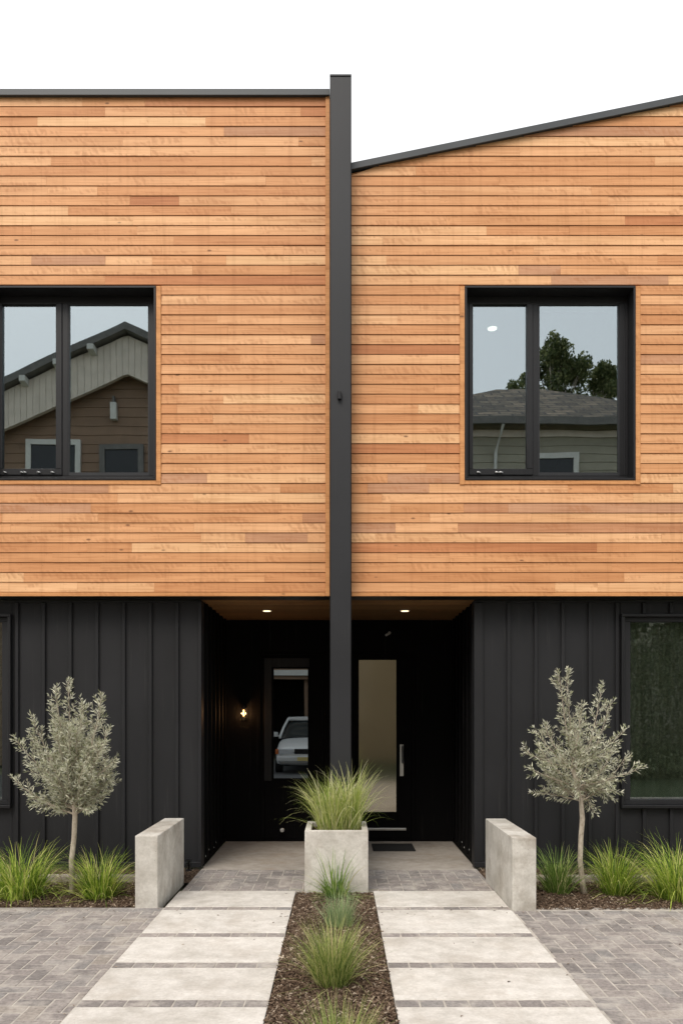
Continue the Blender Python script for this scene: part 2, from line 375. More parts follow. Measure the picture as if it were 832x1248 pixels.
# one clean shell: outer block with a sunk top
v_out = [(PX0,PY0),(PX1,PY0),(PX1,PY1),(PX0,PY1)]; v_in = [(PX0+t_,PY0+t_),(PX1-t_,PY0+t_),(PX1-t_,PY1-t_),(PX0+t_,PY1-t_)]
pl = MB().add([(*p,-.05) for p in v_out]+[(*p,PZ) for p in v_out]+[(*p,PZ) for p in v_in]+[(*p,.44) for p in v_in],
   [(3,2,1,0)]+[(i,(i+1)%4,(i+1)%4+4,i+4) for i in range(4)]+[(i+4,(i+1)%4+4,(i+1)%4+8,i+8) for i in range(4)]+[(i+8,(i+1)%4+8,(i+1)%4+12,i+12) for i in range(4)]+[(12,13,14,15)])
pr = thing('planter', (-.02, 7.19, 0), 'square pale concrete planter box between the two front paths', 'planter')
pl.build('box', m_planter, pr, bevel=.006)
ps = MB().box(PX0+t_+.002,PX1-t_-.002,PY0+t_+.002,PY1-t_-.002,.45,.505).build('soil', m_soil, pr)

# ------------------------------------------------------------------ grasses
def grass(name, x, y, z, n, L, base_r, tilt, droop, width, mat, seed, label, jitter=.3, stray=.06, dry=0, group='ornamental grass clumps'):
    rg = random.Random(seed); g = MB()
    if width > .004: n = int(n*.72); width *= 1.3; tilt *= 1.1; droop *= 1.3; L *= .96
    for i in range(n):
        a = rg.uniform(0, 2*math.pi); r = base_r*math.sqrt(rg.random())
        p = Vector((x+r*math.cos(a), y+r*math.sin(a), z-.01))
        az = a + rg.gauss(0, .55)
        ln = L*rg.uniform(1-jitter*1.6, 1+jitter*.55)
        th = abs(rg.gauss(0, tilt))*(.35+.65*r/base_r) + .02
        dr = droop*rg.uniform(.4, 1.3)
        if rg.random() < .10: dr *= 2.4; ln *= .9
        if rg.random() < stray: th += rg.uniform(.3, .8); dr *= 1.5; ln *= 1.05
        segs = 6; ds = ln/segs; wd = width*rg.uniform(.6, 1.15); tw = rg.uniform(-.9, .9)
        side = Vector((-math.sin(az+tw), math.cos(az+tw), 0)); vs_ = []
        for k in range(segs+1):
            u = k/segs; wk = wd*(1-u**2.2)*.5 + .0003
            vs_ += [p - side*wk, p + side*wk]
            ang = min(th + dr*u**1.6, 2.6)
            p = p + Vector((math.sin(ang)*math.cos(az), math.sin(ang)*math.sin(az), math.cos(ang)))*ds
            if p.z < .012: p.z = .012
        g.add(vs_, [(2*k,2*k+1,2*k+3,2*k+2) for k in range(segs)])
    o = g.build(name, mat, origin=(x,y,z)); tag(o, label, 'ornamental grass', group); return o
grass('ornamental_grass', -2.74, 6.72, 0, 900, .54, .17, .48, 1.3, .006, m_grass_y, 1, 'big bright green grass clump at the far left, cut by the photo edge')
grass('ornamental_grass', -2.06, 6.70, 0, 650, .47, .12, .46, 1.1, .0058, m_grass_y, 2, 'bright green grass clump right beside the left olive trunk')
grass('ornamental_grass', 1.93, 6.88, 0, 460, .44, .09, .42, .85, .0058, m_grass_g, 3, 'darker green grass clump between the right concrete block and olive trunk')
grass('ornamental_grass', 2.42, 6.84, 0, 680, .49, .10, .48, 1.0, .0058, m_grass_y, 4, 'upright lime green grass clump just right of the right olive trunk')
grass('ornamental_grass', 2.90, 6.66, 0, 950, .60, .17, .5, 1.35, .006, m_grass_y, 5, 'largest lime green grass clump at the right edge, under the ground floor window')
grass('ornamental_grass', -3.35, 6.85, 0, 400, .45, .15, .42, 1.15, .0052, m_grass_y, 15, 'bright grass clump beyond the left edge of the photo')
grass('ornamental_grass', 3.60, 6.8, 0, 400, .50, .15, .42, 1.15, .0052, m_grass_y, 16, 'lime grass clump beyond the right edge of the photo')
grass('ornamental_grass', -2.42, 7.20, 0, 130, .24, .16, .6, 1.2, .003, m_grass_d, 6, 'sparse dry grass tuft in shade behind the left olive trunk', stray=.2)
grass('ornamental_grass', 2.70, 7.15, 0, 170, .26, .12, .6, 1.3, .003, m_grass_d, 7, 'sparse dry grass tuft behind the lime clumps on the right', stray=.2)
grass('ornamental_grass', -.02, 6.70, 0, 250, .40, .08, .85, .75, .0068, m_grass_g, 8, 'loose green grass clump against the front of the concrete planter', jitter=.4, stray=.1)
grass('ornamental_grass', .0, 5.80, 0, 420, .255, .085, .36, .4, .0034, m_grass_b, 9, 'small blue green grass tuft in the middle bed, between two others')
grass('ornamental_grass', -.04, 4.55, 0, 820, .37, .09, .36, .8, .0036, m_grass_m, 10, 'tall fine green grass clump in the middle of the mulch strip', stray=.09)
grass('ornamental_grass', 0.0, 3.45, 0, 700, .30, .09, .36, .7, .0024, m_grass_m, 11, 'fine grass clump at the bottom edge of the photo, nearest the camera')
# the planter's own grass: two tufts grown together
def planter_grass():
    rg = random.Random(33); g = MB()
    for (cx, cy, n, L, br, tl, dr_, ws) in ((-.07,7.17,430,.56,.12,.24,1.75,.0082), (.11,7.18,260,.62,.08,.20,1.45,.0076), (-.02,7.15,150,.55,.17,.55,2.2,.0066)):
        for i in range(n):
            a = rg.uniform(0, 6.283); r = br*math.sqrt(rg.random())
            p = Vector((cx+r*math.cos(a), cy+r*math.sin(a), .5)); az = a+rg.gauss(0,.5)
            ln = L*rg.uniform(.5,1.15); th = abs(rg.gauss(0,tl))*(.3+.7*r/br)+.02; dr = dr_*rg.uniform(.25,1.25)
            if az%6.283 > 3.3 and az%6.283 < 6.1: dr *= .8
            segs = 8; ds = ln/segs; wd = ws*rg.uniform(.55,1.1); side = Vector((-math.sin(az+rg.uniform(-.9,.9)), math.cos(az), 0)); vs_ = []
            for k in range(segs+1):
                u = k/segs; wk = wd*(1-u**2.2)*.5+.0003; vs_ += [p-side*wk, p+side*wk]
                ang = min(th+dr*u**1.5, 2.9)
                p = p+Vector((math.sin(ang)*math.cos(az), math.sin(ang)*math.sin(az), math.cos(ang)))*ds
                if PX0 < p.x < PX1 and PY0 < p.y < PY1 and p.z < .56: p.z = .56 if k > 1 else p.z
            g.add(vs_, [(2*k,2*k+1,2*k+3,2*k+2) for k in range(segs)])
    return tag(g.build('ornamental_grass', m_grass_v, origin=(-.02,7.18,.505)), 'pale arching variegated grass growing in the concrete planter', 'ornamental grass', 'ornamental grass clumps')
planter_grass()

# ------------------------------------------------------------------ olive trees
def bez(a, b, c, n):
    return [a*(1-t)**2 + b*2*t*(1-t) + c*t*t for t in [i/n for i in range(n+1)]]
def olive(x, y, trunk, tips, extra, seed, label, env, dens):
    rg = random.Random(seed)
    root = thing('olive_tree', (x,y,0), label, 'olive tree', 'young olive trees')
    tp = [Vector((x+dx, y+dy, z)) for dx,dy,z,_ in trunk]; rr = [r for *_,r in trunk]
    tk = MB().tube(tp, rr, 10); lm = MB(); lf = MB()
    top = tp[-1]; lowi = len(tp)-3
    def leaf(p, d, L, W):
        d = d.normalized(); s_ = d.cross(Vector((rg.gauss(0,1), rg.gauss(0,1), rg.gauss(0,1)))).normalized(); n_ = d.cross(s_)
        m = p + d*L*.5
        lf.add([p, m - s_*W + n_*W*.3, p + d*L, m + s_*W + n_*W*.3, m], [(0,1,4),(1,2,4),(2,3,4),(3,0,4)])
    def shoot(p0, dr, L, r):
        n = max(4, int(L/.018)); p = p0.copy(); d = dr.normalized(); pts = [p.copy()]
        bend = Vector((rg.gauss(0,.25), rg.gauss(0,.25), rg.uniform(.1,.6)))
        for i in range(n):
            d = (d + bend*.06 + Vector((rg.gauss(0,.05), rg.gauss(0,.05), rg.gauss(0,.05)))).normalized(); p = p + d*L/n; pts.append(p.copy())
            s1 = d.orthogonal().normalized(); s1.rotate(Matrix.Rotation(i*1.57 + rg.uniform(-.5,.5), 3, d))
            for sg in (1,-1):
                if rg.random() < dens:
                    leaf(p, d*rg.uniform(.5,1.1) + s1*sg*rg.uniform(.5,1), rg.uniform(.038,.066)*(1-.25*i/n), rg.uniform(.0042,.0066))
        leaf(p, d, .035, .005); leaf(p, d+Vector((.3,0,.2)), .03, .004)
        lm.tube(pts[::2] if len(pts) > 6 else pts, [r*(1-.75*i/(len(pts[::2] if len(pts) > 6 else pts)-1)) for i in range(len(pts[::2] if len(pts) > 6 else pts))], 4, False)
    targets = [(Vector((x+dx, y+rg.uniform(-.16,.16), z)), True) for dx,z in tips]
    for _ in range(extra):
        for _try in range(40):
            dx, dz, dy = rg.uniform(-1,1), rg.uniform(-1,1), rg.uniform(-1,1)
            rr_ = dx*dx+dz*dz+dy*dy
            if .25 < rr_ < 1: break
        targets.append((Vector((x+env[0]+dx*env[1], y+dy*env[1]*.85, env[2]+dz*env[3])), False))
    for tgt, istip in targets:
        low = tgt.z < top.z+.12
        st = tp[lowi] if low else (tp[-1] if rg.random() < .6 else tp[-2])
        if low: st = tp[-2].lerp(tp[lowi], rg.random())
        span = tgt - st; ctl = st + Vector((span.x*.62, span.y*.62, span.z*.42 if not low else span.z*.2 + .05))
        pts = bez(st, ctl, tgt, 10)
        r0 = .0075 if istip else .0045
        lm.tube(pts, [r0*(1-.8*i/10) for i in range(11)], 5, False)
        total = sum((pts[i+1]-pts[i]).length for i in range(10)); acc = 0; nxt = total*.14
        for i in range(10):
            seg = pts[i+1]-pts[i]; l = seg.length; dd = seg.normalized()
            while nxt < acc+l:
                q = pts[i] + dd*(nxt-acc); u = nxt/total
                o_ = Vector((rg.gauss(0,1), rg.gauss(0,1), rg.gauss(0,.8)))
                o_ = (o_ - dd*o_.dot(dd)).normalized()
                shoot(q, dd*.9 + o_*rg.uniform(.45,.9), rg.uniform(.06,.16)*(1.15-.55*u), .0022)
                nxt += rg.uniform(.022,.040)
            acc += l
        shoot(pts[-2], pts[-1]-pts[-2], .10, .002)
    tk.build('trunk', m_bark, root, smooth=True)
    lm.build('limbs', m_bark, root, smooth=True)
    lf.build('crown', m_olive, root)
    return root
S1 = 1/140.6
tipsL = [((a-89)*S1, 1.58-(b_-870)*S1) for a,b_ in ((89,832),(76,842),(66,862),(48,878),(30,903),(21,951),(32,975),(42,985),(72,988),(108,985),(128,972),(142,928),(138,890),(131,850),(106,862),(97,858),(120,866))]
olive(-2.33, 6.80, [(0,0,-.03,.030),(.006,0,.10,.026),(.0,.0,.3,.0235),(.022,0,.5,.022),(.03,0,.68,.023),(.02,0,.80,.016),(.02,.01,.92,.011)],
      tipsL, 52, 4, 'full rounded olive tree with silvery leaves in the left bed', (.0,.37,1.14,.42), .9)
tipsR = [((a-711)*S1, 1.58-(b_-870)*S1) for a,b_ in ((682,822),(692,820),(741,838),(744,858),(762,892),(765,924),(774,938),(744,972),(722,985),(662,970),(646,938),(643,918),(652,910),(660,894),(668,888),(704,862),(714,872))]
olive(2.135, 6.85, [(.02,0,-.03,.032),(.0,0,.1,.026),(-.02,0,.3,.023),(-.012,0,.5,.022),(.0,0,.66,.023),(-.01,0,.80,.019),(-.045,.0,.95,.016),(-.10,0,1.10,.010)],
      tipsR, 22, 11, 'sparser olive tree with tall split crown in the right bed', (-.03,.34,1.12,.36), .82)

# ------------------------------------------------------------------ the two townhouses
TOP_L = 7.69
def slopeZ(x): return 6.955 + .2046*(x-.12)          # underside of the right roof flashing
WL = (-3.496, -1.81, 3.895, 5.815)                   # upper windows (outer edge of the metal reveal)
WR = (1.244, 2.93, 3.895, 5.815)
GL = (-5.0, -3.326, .624, 2.595); GR = (2.861, 4.55, .624, 2.595)
YT, YB, YK = 7.72, 7.95, 9.65                        # timber face, black cladding face, porch back wall
SOF = 2.743; PITCH = .0982; GAP = .0058

def cladding(x0, x1, hole, topfun, seed, xslope=False):
    rg = random.Random(seed); g = MB(); z = SOF + .045
    hx0, hx1, hz0, hz1 = hole
    ty = YT
    def board(a, b, z0, z1, a_t=None, b_t=None):
        a_t = a if a_t is None else a_t; b_t = b if b_t is None else b_t
        e = .0006; yj = rg.uniform(-.0012, .0012); lip = .007
        g.add([(a+e,ty+yj,z0),(b-e,ty+yj,z0),(b_t-e,ty+yj+lip,z1),(a_t+e,ty+yj+lip,z1),
               (a+e,ty+.0153,z0),(b-e,ty+.0153,z0),(b_t-e,ty+.0153,z1),(a_t+e,ty+.0153,z1)],
              [(0,1,2,3),(4,7,6,5),(0,4,5,1),(3,2,6,7),(0,3,7,4),(1,5,6,2)])
    while True:
        z1 = z + PITCH - GAP
        if xslope:
            if slopeZ(x1) < z + .01: break
        elif z > TOP_L - .012: break
        if not xslope: z1 = min(z1, TOP_L)
        spans = [(x0, x1)]
        if z < hz1 + .012 and z1 > hz0 - .03:
            spans = [(x0, hx0), (hx1, x1)]
        for a, b in spans:
            a_t = None; aa = a
            if xslope:
                sb = .12 + (z-6.955)/.2046; stp = .12 + (z1-6.955)/.2046
                if sb > b: continue
                if stp > a:
                    aa = max(a, sb); a_t = min(max(a, stp), b)
            # butt joints at random places
            cuts = []; xx = a - rg.uniform(0, 1.6)
            while xx < b:
                xx += rg.choice((.45,.7,.9,1.2,1.5,1.9,2.4,2.8))*rg.uniform(.8,1.2)
                if xx > (a_t or aa)+.12 and xx < b-.12: cuts.append(xx)
            edges = [aa] + cuts + [b]
            for k in range(len(edges)-1):
                board(edges[k], edges[k+1], z, z1, a_t if k == 0 else None)
        z += PITCH
    return g
def upper_window(house, w_, handle_side, label=None):
    x0, x1, z0, z1 = w_; t = .02; yf, yb = YT-.012, 7.93
    rv = MB().box(x0,x1,yf,yb,z1-t,z1).box(x0,x1,yf,yb,z0,z0+t).box(x0,x0+t,yf,yb,z0+t,z1-t).box(x1-t,x1,yf,yb,z0+t,z1-t)
    win = rv.build('window', m_frame, house, bevel=.002, segs=1)
    if label: win['label'] = label
    a, b, c, d_ = x0+t, x1-t, z0+t, z1-t
    F0 = 7.865; g0, g1, g2, g3 = x0+.104, x0+.646, x0+.778, x0+1.57; gt = 5.711
    fr = MB()                                            # fixed frame: head, sill, jambs, mullion
    fr.box(a,b,F0,yb,gt+.012,d_).box(a,b,F0,yb,c,3.985).box(g3+.012,b,F0,yb,3.985,gt+.012).box(a,a+.045,F0,yb,3.985,gt+.012).box(g1+.062,g2-.012,F0,yb,3.985,gt+.012)
    fr.box(g3+.06,g3+.066,F0-.006,F0,3.985,gt+.012)
    fr.build('frame', m_frame, win, bevel=.002, segs=1)
    q = F0-.012
    def ring(X0,X1,Z0,Z1,w1,w2,w3,w4,y0,y1):             # left, right, bottom, top widths
        return MB().box(X0,X1,y0,y1,Z1-w4,Z1).box(X0,X1,y0,y1,Z0,Z0+w3).box(X0,X0+w1,y0,y1,Z0+w3,Z1-w4).box(X1-w2,X1,y0,y1,Z0+w3,Z1-w4)
    ring(a+.045,g1+.06,3.988,gt+.009, g0-(a+.045), g1+.06-g1, 4.05-3.988, .009, q, yb-.01).build('sash', m_frame, win, bevel=.003, segs=1)
    ring(g2-.011,g3+.011,3.988,gt+.011, .011,.011,.03,.011, F0+.006, yb-.012).build('glazing_bead', m_grey, win)
    MB().box(g0+.001,g1-.001,7.885,7.891,4.051,gt).build('pane', m_glass, win)
    MB().box(g2+.001,g3-.001,7.887,7.893,4.019,gt-.001).build('pane', m_glass, win)
    for dx in handle_side:
        hw = MB(); hw.tube([(x0+dx,q-.012,4.012),(x0+dx,q,4.012)], .011, 8).tube([(x0+dx,q-.016,4.012),(x0+dx+.028,q-.016,4.006)], .006, 6)
        hw.build('window_catch', m_steel, win, smooth=True)
    # cedar linings beside and under the reveal
    lin = MB().box(x0-.05,x0-.002,YT-.006,YT+.03,z0-.045,z1-.0).box(x1+.002,x1+.05,YT-.006,YT+.03,z0-.045,z1).box(x0-.0012,x1+.0012,YT-.004,YT+.03,z0-.043,z0-.002)
    lin.build('window_trim', m_trim, house, bevel=.002, segs=1)
def ground_window(house, w_, curtain):
    x0, x1, z0, z1 = w_; t = .03
    rv = MB().box(x0,x1,7.895,8.05,z1-t,z1).box(x0,x1,7.885,8.05,z0,z0+t).box(x0,x0+t,7.895,8.05,z0+t,z1-t).box(x1-t,x1,7.895,8.05,z0+t,z1-t)
    win = rv.build('window', m_frame, house, bevel=.003, segs=1)
    a, b, c, d_ = x0+t, x1-t, z0+t, z1-t; w2 = .075
    fr = MB().box(a,b,7.945,8.04,d_-.045,d_).box(a,b,7.945,8.04,c,c+.05).box(a,a+w2,7.945,8.04,c+.05,d_-.045).box(b-w2,b,7.945,8.04,c+.05,d_-.045)
    fr.build('frame', m_black, win, bevel=.003, segs=1)
    MB().box(a+w2,b-w2,7.985,7.991,c+.05,d_-.045).build('pane', m_glass_dark, win)
    g = MB(); n = 120
    for i in range(n+1):
        xx = a + (b-a)*i/n; yy = 8.125 + .05*math.sin(i*.42+.8*math.sin(i*.09)) + .012*math.sin(i*1.7)
        g.v += [(xx,yy,c-.3),(xx,yy,d_+.05)]
    g.f = [(2*i,2*i+2,2*i+3,2*i+1) for i in range(n)]
    g.build('curtain', curtain, house, smooth=True)
m_curtain = M_plain('grey_green_curtain', (.50,.52,.46), .9, .15, 8)
m_inner = M_plain('inner_plaster', (.30,.29,.27), .9, .05)

def house_shell(house, sgn, gw, door_hole):
    """walls, roof, floors and porch of one townhouse; sgn -1 left, +1 right"""
    X0, X1 = (-5.5, -.09) if sgn < 0 else (.121, 5.5)
    up = WL if sgn < 0 else WR
    hole = (up[0]+.003, up[1]-.003, up[2]+.003, up[3]-.003)
    g = MB().wall(X0, X1, SOF+.03, 6.9 if sgn > 0 else TOP_L-.01, YT+.029, 7.90, [hole])
    bk = MB().wall(X0, X1, SOF+.04, 6.9 if sgn > 0 else TOP_L-.012, YT+.0155, YT+.0285, [hole])
    if sgn > 0: bk.prism_xz([(X0,6.902),(X1,6.902),(X1,slopeZ(X1)-.012),(X0,slopeZ(X0)-.012)], YT+.0155, YT+.0285)
    bk.build('cladding_backing', m_backing, house)
    if sgn > 0: g.prism_xz([(X0,6.902),(X1,6.902),(X1,slopeZ(X1)-.01),(X0,slopeZ(X0)-.01)], YT+.029, 7.90)
    out = X0 if sgn < 0 else X1
    g.box(min(out,out-sgn*.2),max(out,out-sgn*.2),7.901,15.8,SOF,7.0 if sgn < 0 else 6.9)           # outer side wall
    g.box(X0,X1,15.8,16,0,6.9)                                                                       # back wall
    g.build('wall', m_inner, house)
    fl = MB().box(X0+.21 if sgn < 0 else X0, X1 if sgn < 0 else X1-.21, 7.902,15.79,SOF+.03,2.95)
    fl.build('floor', m_inner, house)
    MB().box(X0+.21 if sgn < 0 else X0, X1 if sgn < 0 else X1-.21, 7.902,15.79,6.0,6.1).build('ceiling', m_inner, house)
    # ground floor: black standing seam wall + battens
    wx0, wx1 = (X0, -1.40) if sgn < 0 else (1.375, X1)
    m = MB().wall(wx0, wx1, .02, SOF-.004, YB, 8.1, [(gw[0]+.003,gw[1]-.003,gw[2]+.003,gw[3]-.003)])
    bx = -3.275 if sgn < 0 else 1.725; st = .2715 if sgn < 0 else .2755
    xs = [bx + st*k for k in range(-9, 14)]
    for q in xs:
        if not (wx0+.05 < q < wx1-.05): continue
        p0, p1 = q-.017, q+.017
        if p1 > gw[0]-.002 and p0 < gw[1]+.002:
            m.box(p0,p1,YB-.024,YB,.075,gw[2]-.004); m.box(p0,p1,YB-.024,YB,gw[3]+.004,SOF-.03)
        else: m.box(p0,p1,YB-.024,YB,.075,SOF-.03)
    m.box(wx0,wx1,YB-.03,YB,.02,.072)
    m.box(wx0,wx1,YB-.012,YB,SOF-.028,SOF-.006)
    cx = (-1.43,-1.397) if sgn < 0 else (1.372,1.452)
    m.box(*cx,YB-.028,YB,.074,SOF-.03)
    m.build('metal_cladding', m_black, house, bevel=.003, segs=1)
    # porch: side wall with battens, back wall with the door opening
    if sgn < 0: p = MB().box(-1.56,-1.402,8.102,YK,.0,SOF-.003)
    else: p = MB().box(1.402,1.56,8.102,YK,.0,SOF-.003)
    for k in range(6):
        yy = 8.2 + k*.26
        if sgn < 0: p.box(-1.402,-1.38,yy,yy+.034,.06,SOF-.005)
        else: p.box(1.38,1.402,yy,yy+.034,.06,SOF-.005)
    bx0, bx1 = (-1.402, X1) if sgn < 0 else (X0, 1.402)
    p.wall(bx0, bx1, .0, SOF-.004, YK, YK+.12, [door_hole])
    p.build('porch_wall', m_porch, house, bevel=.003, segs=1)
    for k in range(6):
        yy = 8.16 + k*.17 + (k%2)*.03; zz = .09 + .035*(k%3)
        sx = -1.395 if sgn < 0 else 1.395
        sv = MB().tube([(sx,yy,zz),(sx-sgn*.004,yy,zz)], .0075, 8)
        sv.build('fixing_cap', m_white, house)
    # cedar soffit boards running along the front
    s = MB(); yy = YB+.002; sx0, sx1 = (-1.40, X1) if sgn < 0 else (X0, 1.40)
    while yy < YK-.02:
        s.box(sx0,sx1,yy,min(yy+.092,YK-.002),SOF-.001,SOF+.02); yy += .098
    s.box(sx0,sx1,YB,YK,SOF+.0205,SOF+.028)
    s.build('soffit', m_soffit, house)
    MB().box(X0,X1,YT+.004,YB+.0,SOF-.003,SOF+.029).build('drip_flashing', m_frame, house)
    MB().box(X0 if sgn < 0 else X0+.002, X1-.045 if sgn < 0 else X1, YT-.008, YT+.029, SOF+.001, SOF+.038).build('base_trim', m_trim, house, bevel=.003, segs=1)
m_white = M_plain('white_plastic', (.7,.7,.68), .4, .04)

hl = thing('townhouse', (-2.8, 7.9, 0), 'left townhouse with flat roofline, cedar upper storey over black seamed metal base', 'townhouse', 'pair of cedar townhouses')
hr = thing('townhouse', (2.8, 7.9, 0), 'right townhouse with roofline rising to the right, cedar upper storey over black base', 'townhouse', 'pair of cedar townhouses')
DL = (-.965, -.13, 0, 2.36); DR = (.165, .94, 0, 2.36)
house_shell(hl, -1, GL, DL); house_shell(hr, 1, GR, DR)
cladding(-5.5, -.135, (WL[0]-.052, WL[1]+.052, WL[2], WL[3]), None, 5).build('timber_cladding', m_cedar, hl)
cladding(.123, 5.5, (WR[0]-.052, WR[1]+.052, WR[2], WR[3]), None, 9, True).build('timber_cladding', m_cedar, hr)
MB().box(-.133,-.091,YT-.012,YT+.05,SOF+.001,TOP_L).build('corner_trim', m_trim, hl, bevel=.003, segs=1)
upper_window(hl, WL, (.13,.30,.33,.47,.61)); upper_window(hr, WR, (.15,.335,.375))
ground_window(hl, GL, m_curtain); ground_window(hr, GR, m_curtain)
# roofs
rf = MB().box(-5.5,-.09,7.78,16.05,TOP_L-.06,TOP_L+.02); rf.build('roof', m_grey, hl)
MB().box(-5.5,-.0915,YT-.03,7.80,TOP_L+.002,TOP_L+.052).box(-5.5,-.0915,YT-.036,YT-.028,TOP_L-.008,TOP_L+.055).build('roof_flashing', m_flash, hl, bevel=.003, segs=1)
MB().prism_xz([(.121,slopeZ(.121)-.03),(5.5,slopeZ(5.5)-.03),(5.5,slopeZ(5.5)+.03),(.121,slopeZ(.121)+.03)], 7.80, 16.05).build('roof', m_grey, hr)
fl = MB().prism_xz([(.1205,slopeZ(.1205)+.004),(5.6,slopeZ(5.6)+.004),(5.6,slopeZ(5.6)+.058),(.1205,slopeZ(.1205)+.058)], YT-.03, 7.81)
fl.prism_xz([(.1205,slopeZ(.1205)-.007),(5.6,slopeZ(5.6)-.007),(5.6,slopeZ(5.6)+.061),(.1205,slopeZ(.1205)+.061)], YT-.037, YT-.028)
fl.build('roof_flashing', m_flash, hr, bevel=.003, segs=1)
# blind cassette tops behind the big panes, and the lit downlight inside the right room
MB().box(WR[0]+.80,WR[0]+1.5,8.0,8.06,5.70,5.78).build('blind_cassette', m_inner, hr)

# doors
def door(house, D, pane, sill_bar, handle):
    x0, x1, z0, z1 = D; f = .045
    fr = MB().box(x0+.001,x0+f,YK+.01,YK+.11,.0,z1-.001).box(x1-f,x1-.001,YK+.01,YK+.11,.0,z1-.001).box(x0+f,x1-f,YK+.01,YK+.11,z1-f,z1-.001).box(x0+f,x1-f,YK+.01,YK+.11,.0,.03)
    a, b, c, d_ = pane
    lf = MB().wall(x0+f+.003, x1-f-.003, .033, z1-f-.003, YK+.02, YK+.07, [pane])
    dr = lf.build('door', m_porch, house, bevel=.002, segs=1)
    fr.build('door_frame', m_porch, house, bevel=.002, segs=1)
    MB().box(a+.001,b-.001,YK+.035,YK+.041,c+.001,d_-.001).build('pane', m_glass_frost if handle else m_glass_door, dr)
    MB().box(a-.02,a,YK+.012,YK+.02,c-.02,d_+.02).box(b,b+.02,YK+.012,YK+.02,c-.02,d_+.02).box(a,b,YK+.012,YK+.02,c-.02,c).box(a,b,YK+.012,YK+.02,d_,d_+.02).build('glazing_bead', m_porch, dr)
    if not handle: MB().box(a-.115,a-.022,YK+.004,YK+.019,c-.03,d_+.13).box(a-.0215,b+.02,YK+.004,YK+.019,d_+.022,d_+.13).build('glazing_frame', m_black, dr, bevel=.003)
    if sill_bar:
        MB().box(x0+.1, .83, YK+.004, YK+.02, .135, .165).build('kick_bar', m_steel, dr, bevel=.003)
    if handle:
        hx, hz0, hz1 = handle
        hd = MB().box(hx-.022,hx+.022,YK+.006,YK+.02,hz0,hz1)
        hd.tube([(hx+.01,YK-.05,hz0+.16),(hx+.01,YK-.05,hz1-.01)], .011, 8).tube([(hx+.01,YK-.05,hz0+.17),(hx+.01,YK+.01,hz0+.17)], .009, 8).tube([(hx+.01,YK-.05,hz1-.02),(hx+.01,YK+.01,hz1-.02)], .009, 8)
        hd.tube([(hx,YK-.012,hz0+.055),(hx,YK+.01,hz0+.055)], .018, 12)
        hd.build('handle', m_steel, dr)
    return dr
door(hl, DL, (-.81,-.385,.78,2.14), False, None)
door(hr, DR, (.244,.711,.36,2.25), True, (.775,.81,1.2))
# hall linings behind the doors (dark, seen dimly through the glass)
for h_, xa, xb in ((hl,-1.4,-.09),(hr,.121,1.4)):
    MB().box(xa,xb,12.6,12.7,0,SOF).box(xa,xb,9.78,12.6,-.05,-.002).box(xa-.1,xa,9.78,12.6,0,SOF).box(xb,xb+.1,9.78,12.6,0,SOF).box(xa,xb,9.78,12.6,SOF-.05,SOF-.002).build('hallway', m_inner, h_)

# party wall between the houses
pw = thing('party_wall', (.016, 7.55, 0), 'tall narrow charcoal fin wall rising between the two houses', 'party wall')
MB().box(-.085,.116,7.55,9.64,-.02,7.755).build('wall', m_grey, pw, bevel=.006)
MB().box(-.089,.120,7.545,9.0,7.756,7.772).build('cap_flashing', m_grey, pw)
MB().box(-.0885,-.0855,7.547,7.62,.0,7.75).box(.1165,.1195,7.547,7.62,.0,7.75).build('edge_flashing', m_frame, pw)
o = thing('wall_spotlight', (.005, 7.55, 4.66), 'tiny black cylinder light fixed halfway up the charcoal fin wall', 'wall light')
MB().tube([(.005,7.549,4.665),(.005,7.53,4.665)], .022, 14).build('mount', m_frame, o, smooth=False)
MB().tube([(.005,7.532,4.69),(.005,7.532,4.62)], .02, 14).build('lamp_head', m_frame, o)

# porch fittings
m_lit = M_emit('lit_downlight', (1,.78,.48), 1.6)
for x_, lab in ((-.81,'recessed lit downlight in the cedar soffit of the left porch'), (.74,'recessed lit downlight in the cedar soffit of the right porch')):
    o = thing('downlight', (x_, 8.77, SOF), lab, 'downlight', 'porch downlights')
    MB().tube([(x_,8.77,SOF-.0015),(x_,8.77,SOF-.006)], .055, 20).build('trim_ring', m_white, o)
    MB().tube([(x_,8.77,SOF-.0065),(x_,8.77,SOF-.009)], .043, 20).build('lens', m_lit, o)
o = thing('downlight', (1.75, 8.92, 6.0), 'bright round ceiling downlight seen through the upper right window', 'downlight')
MB().tube([(1.75,8.92,5.998),(1.75,8.92,5.99)], .062, 20).build('trim_ring', m_white, o)
MB().tube([(1.75,8.92,5.9895),(1.75,8.92,5.985)], .052, 20).build('lens', M_emit('lit_room_light', (1,.92,.78), 5), o)
o = thing('wall_lamp', (-1.17, YK, 1.6), 'small lit glass wall lamp on the dark back wall of the left porch', 'wall lamp')
MB().box(-1.20,-1.14,YK-.015,YK-.001,1.50,1.66).tube([(-1.17,YK-.01,1.655),(-1.17,YK-.07,1.655)], .008, 8).tube([(-1.17,YK-.07,1.64),(-1.17,YK-.07,1.68)], .03, 12).build('bracket', m_frame, o)
MB().tube([(-1.17,YK-.07,1.50),(-1.17,YK-.07,1.64)], .032, 16, False).build('glass_shade', M_glass('lamp_glass', .03, (.95,.93,.9)), o, smooth=True)
MB().tube([(-1.17,YK-.07,1.63),(-1.17,YK-.07,1.60),(-1.17,YK-.07,1.565),(-1.17,YK-.07,1.55)], [.006,.010,.012,.004], 10).build('bulb', M_emit('lit_bulb', (1,.40,.12), 7), o, smooth=True)
pl_ = bpy.data.lights.new('wall_lamp_light', 'POINT'); pl_.energy = 1.6; pl_.color = (1,.5,.2); pl_.shadow_soft_size = .012
plo = bpy.data.objects.new('wall_lamp_light', pl_); COL.objects.link(plo); plo.location = (-1.17, YK-.10, 1.585)
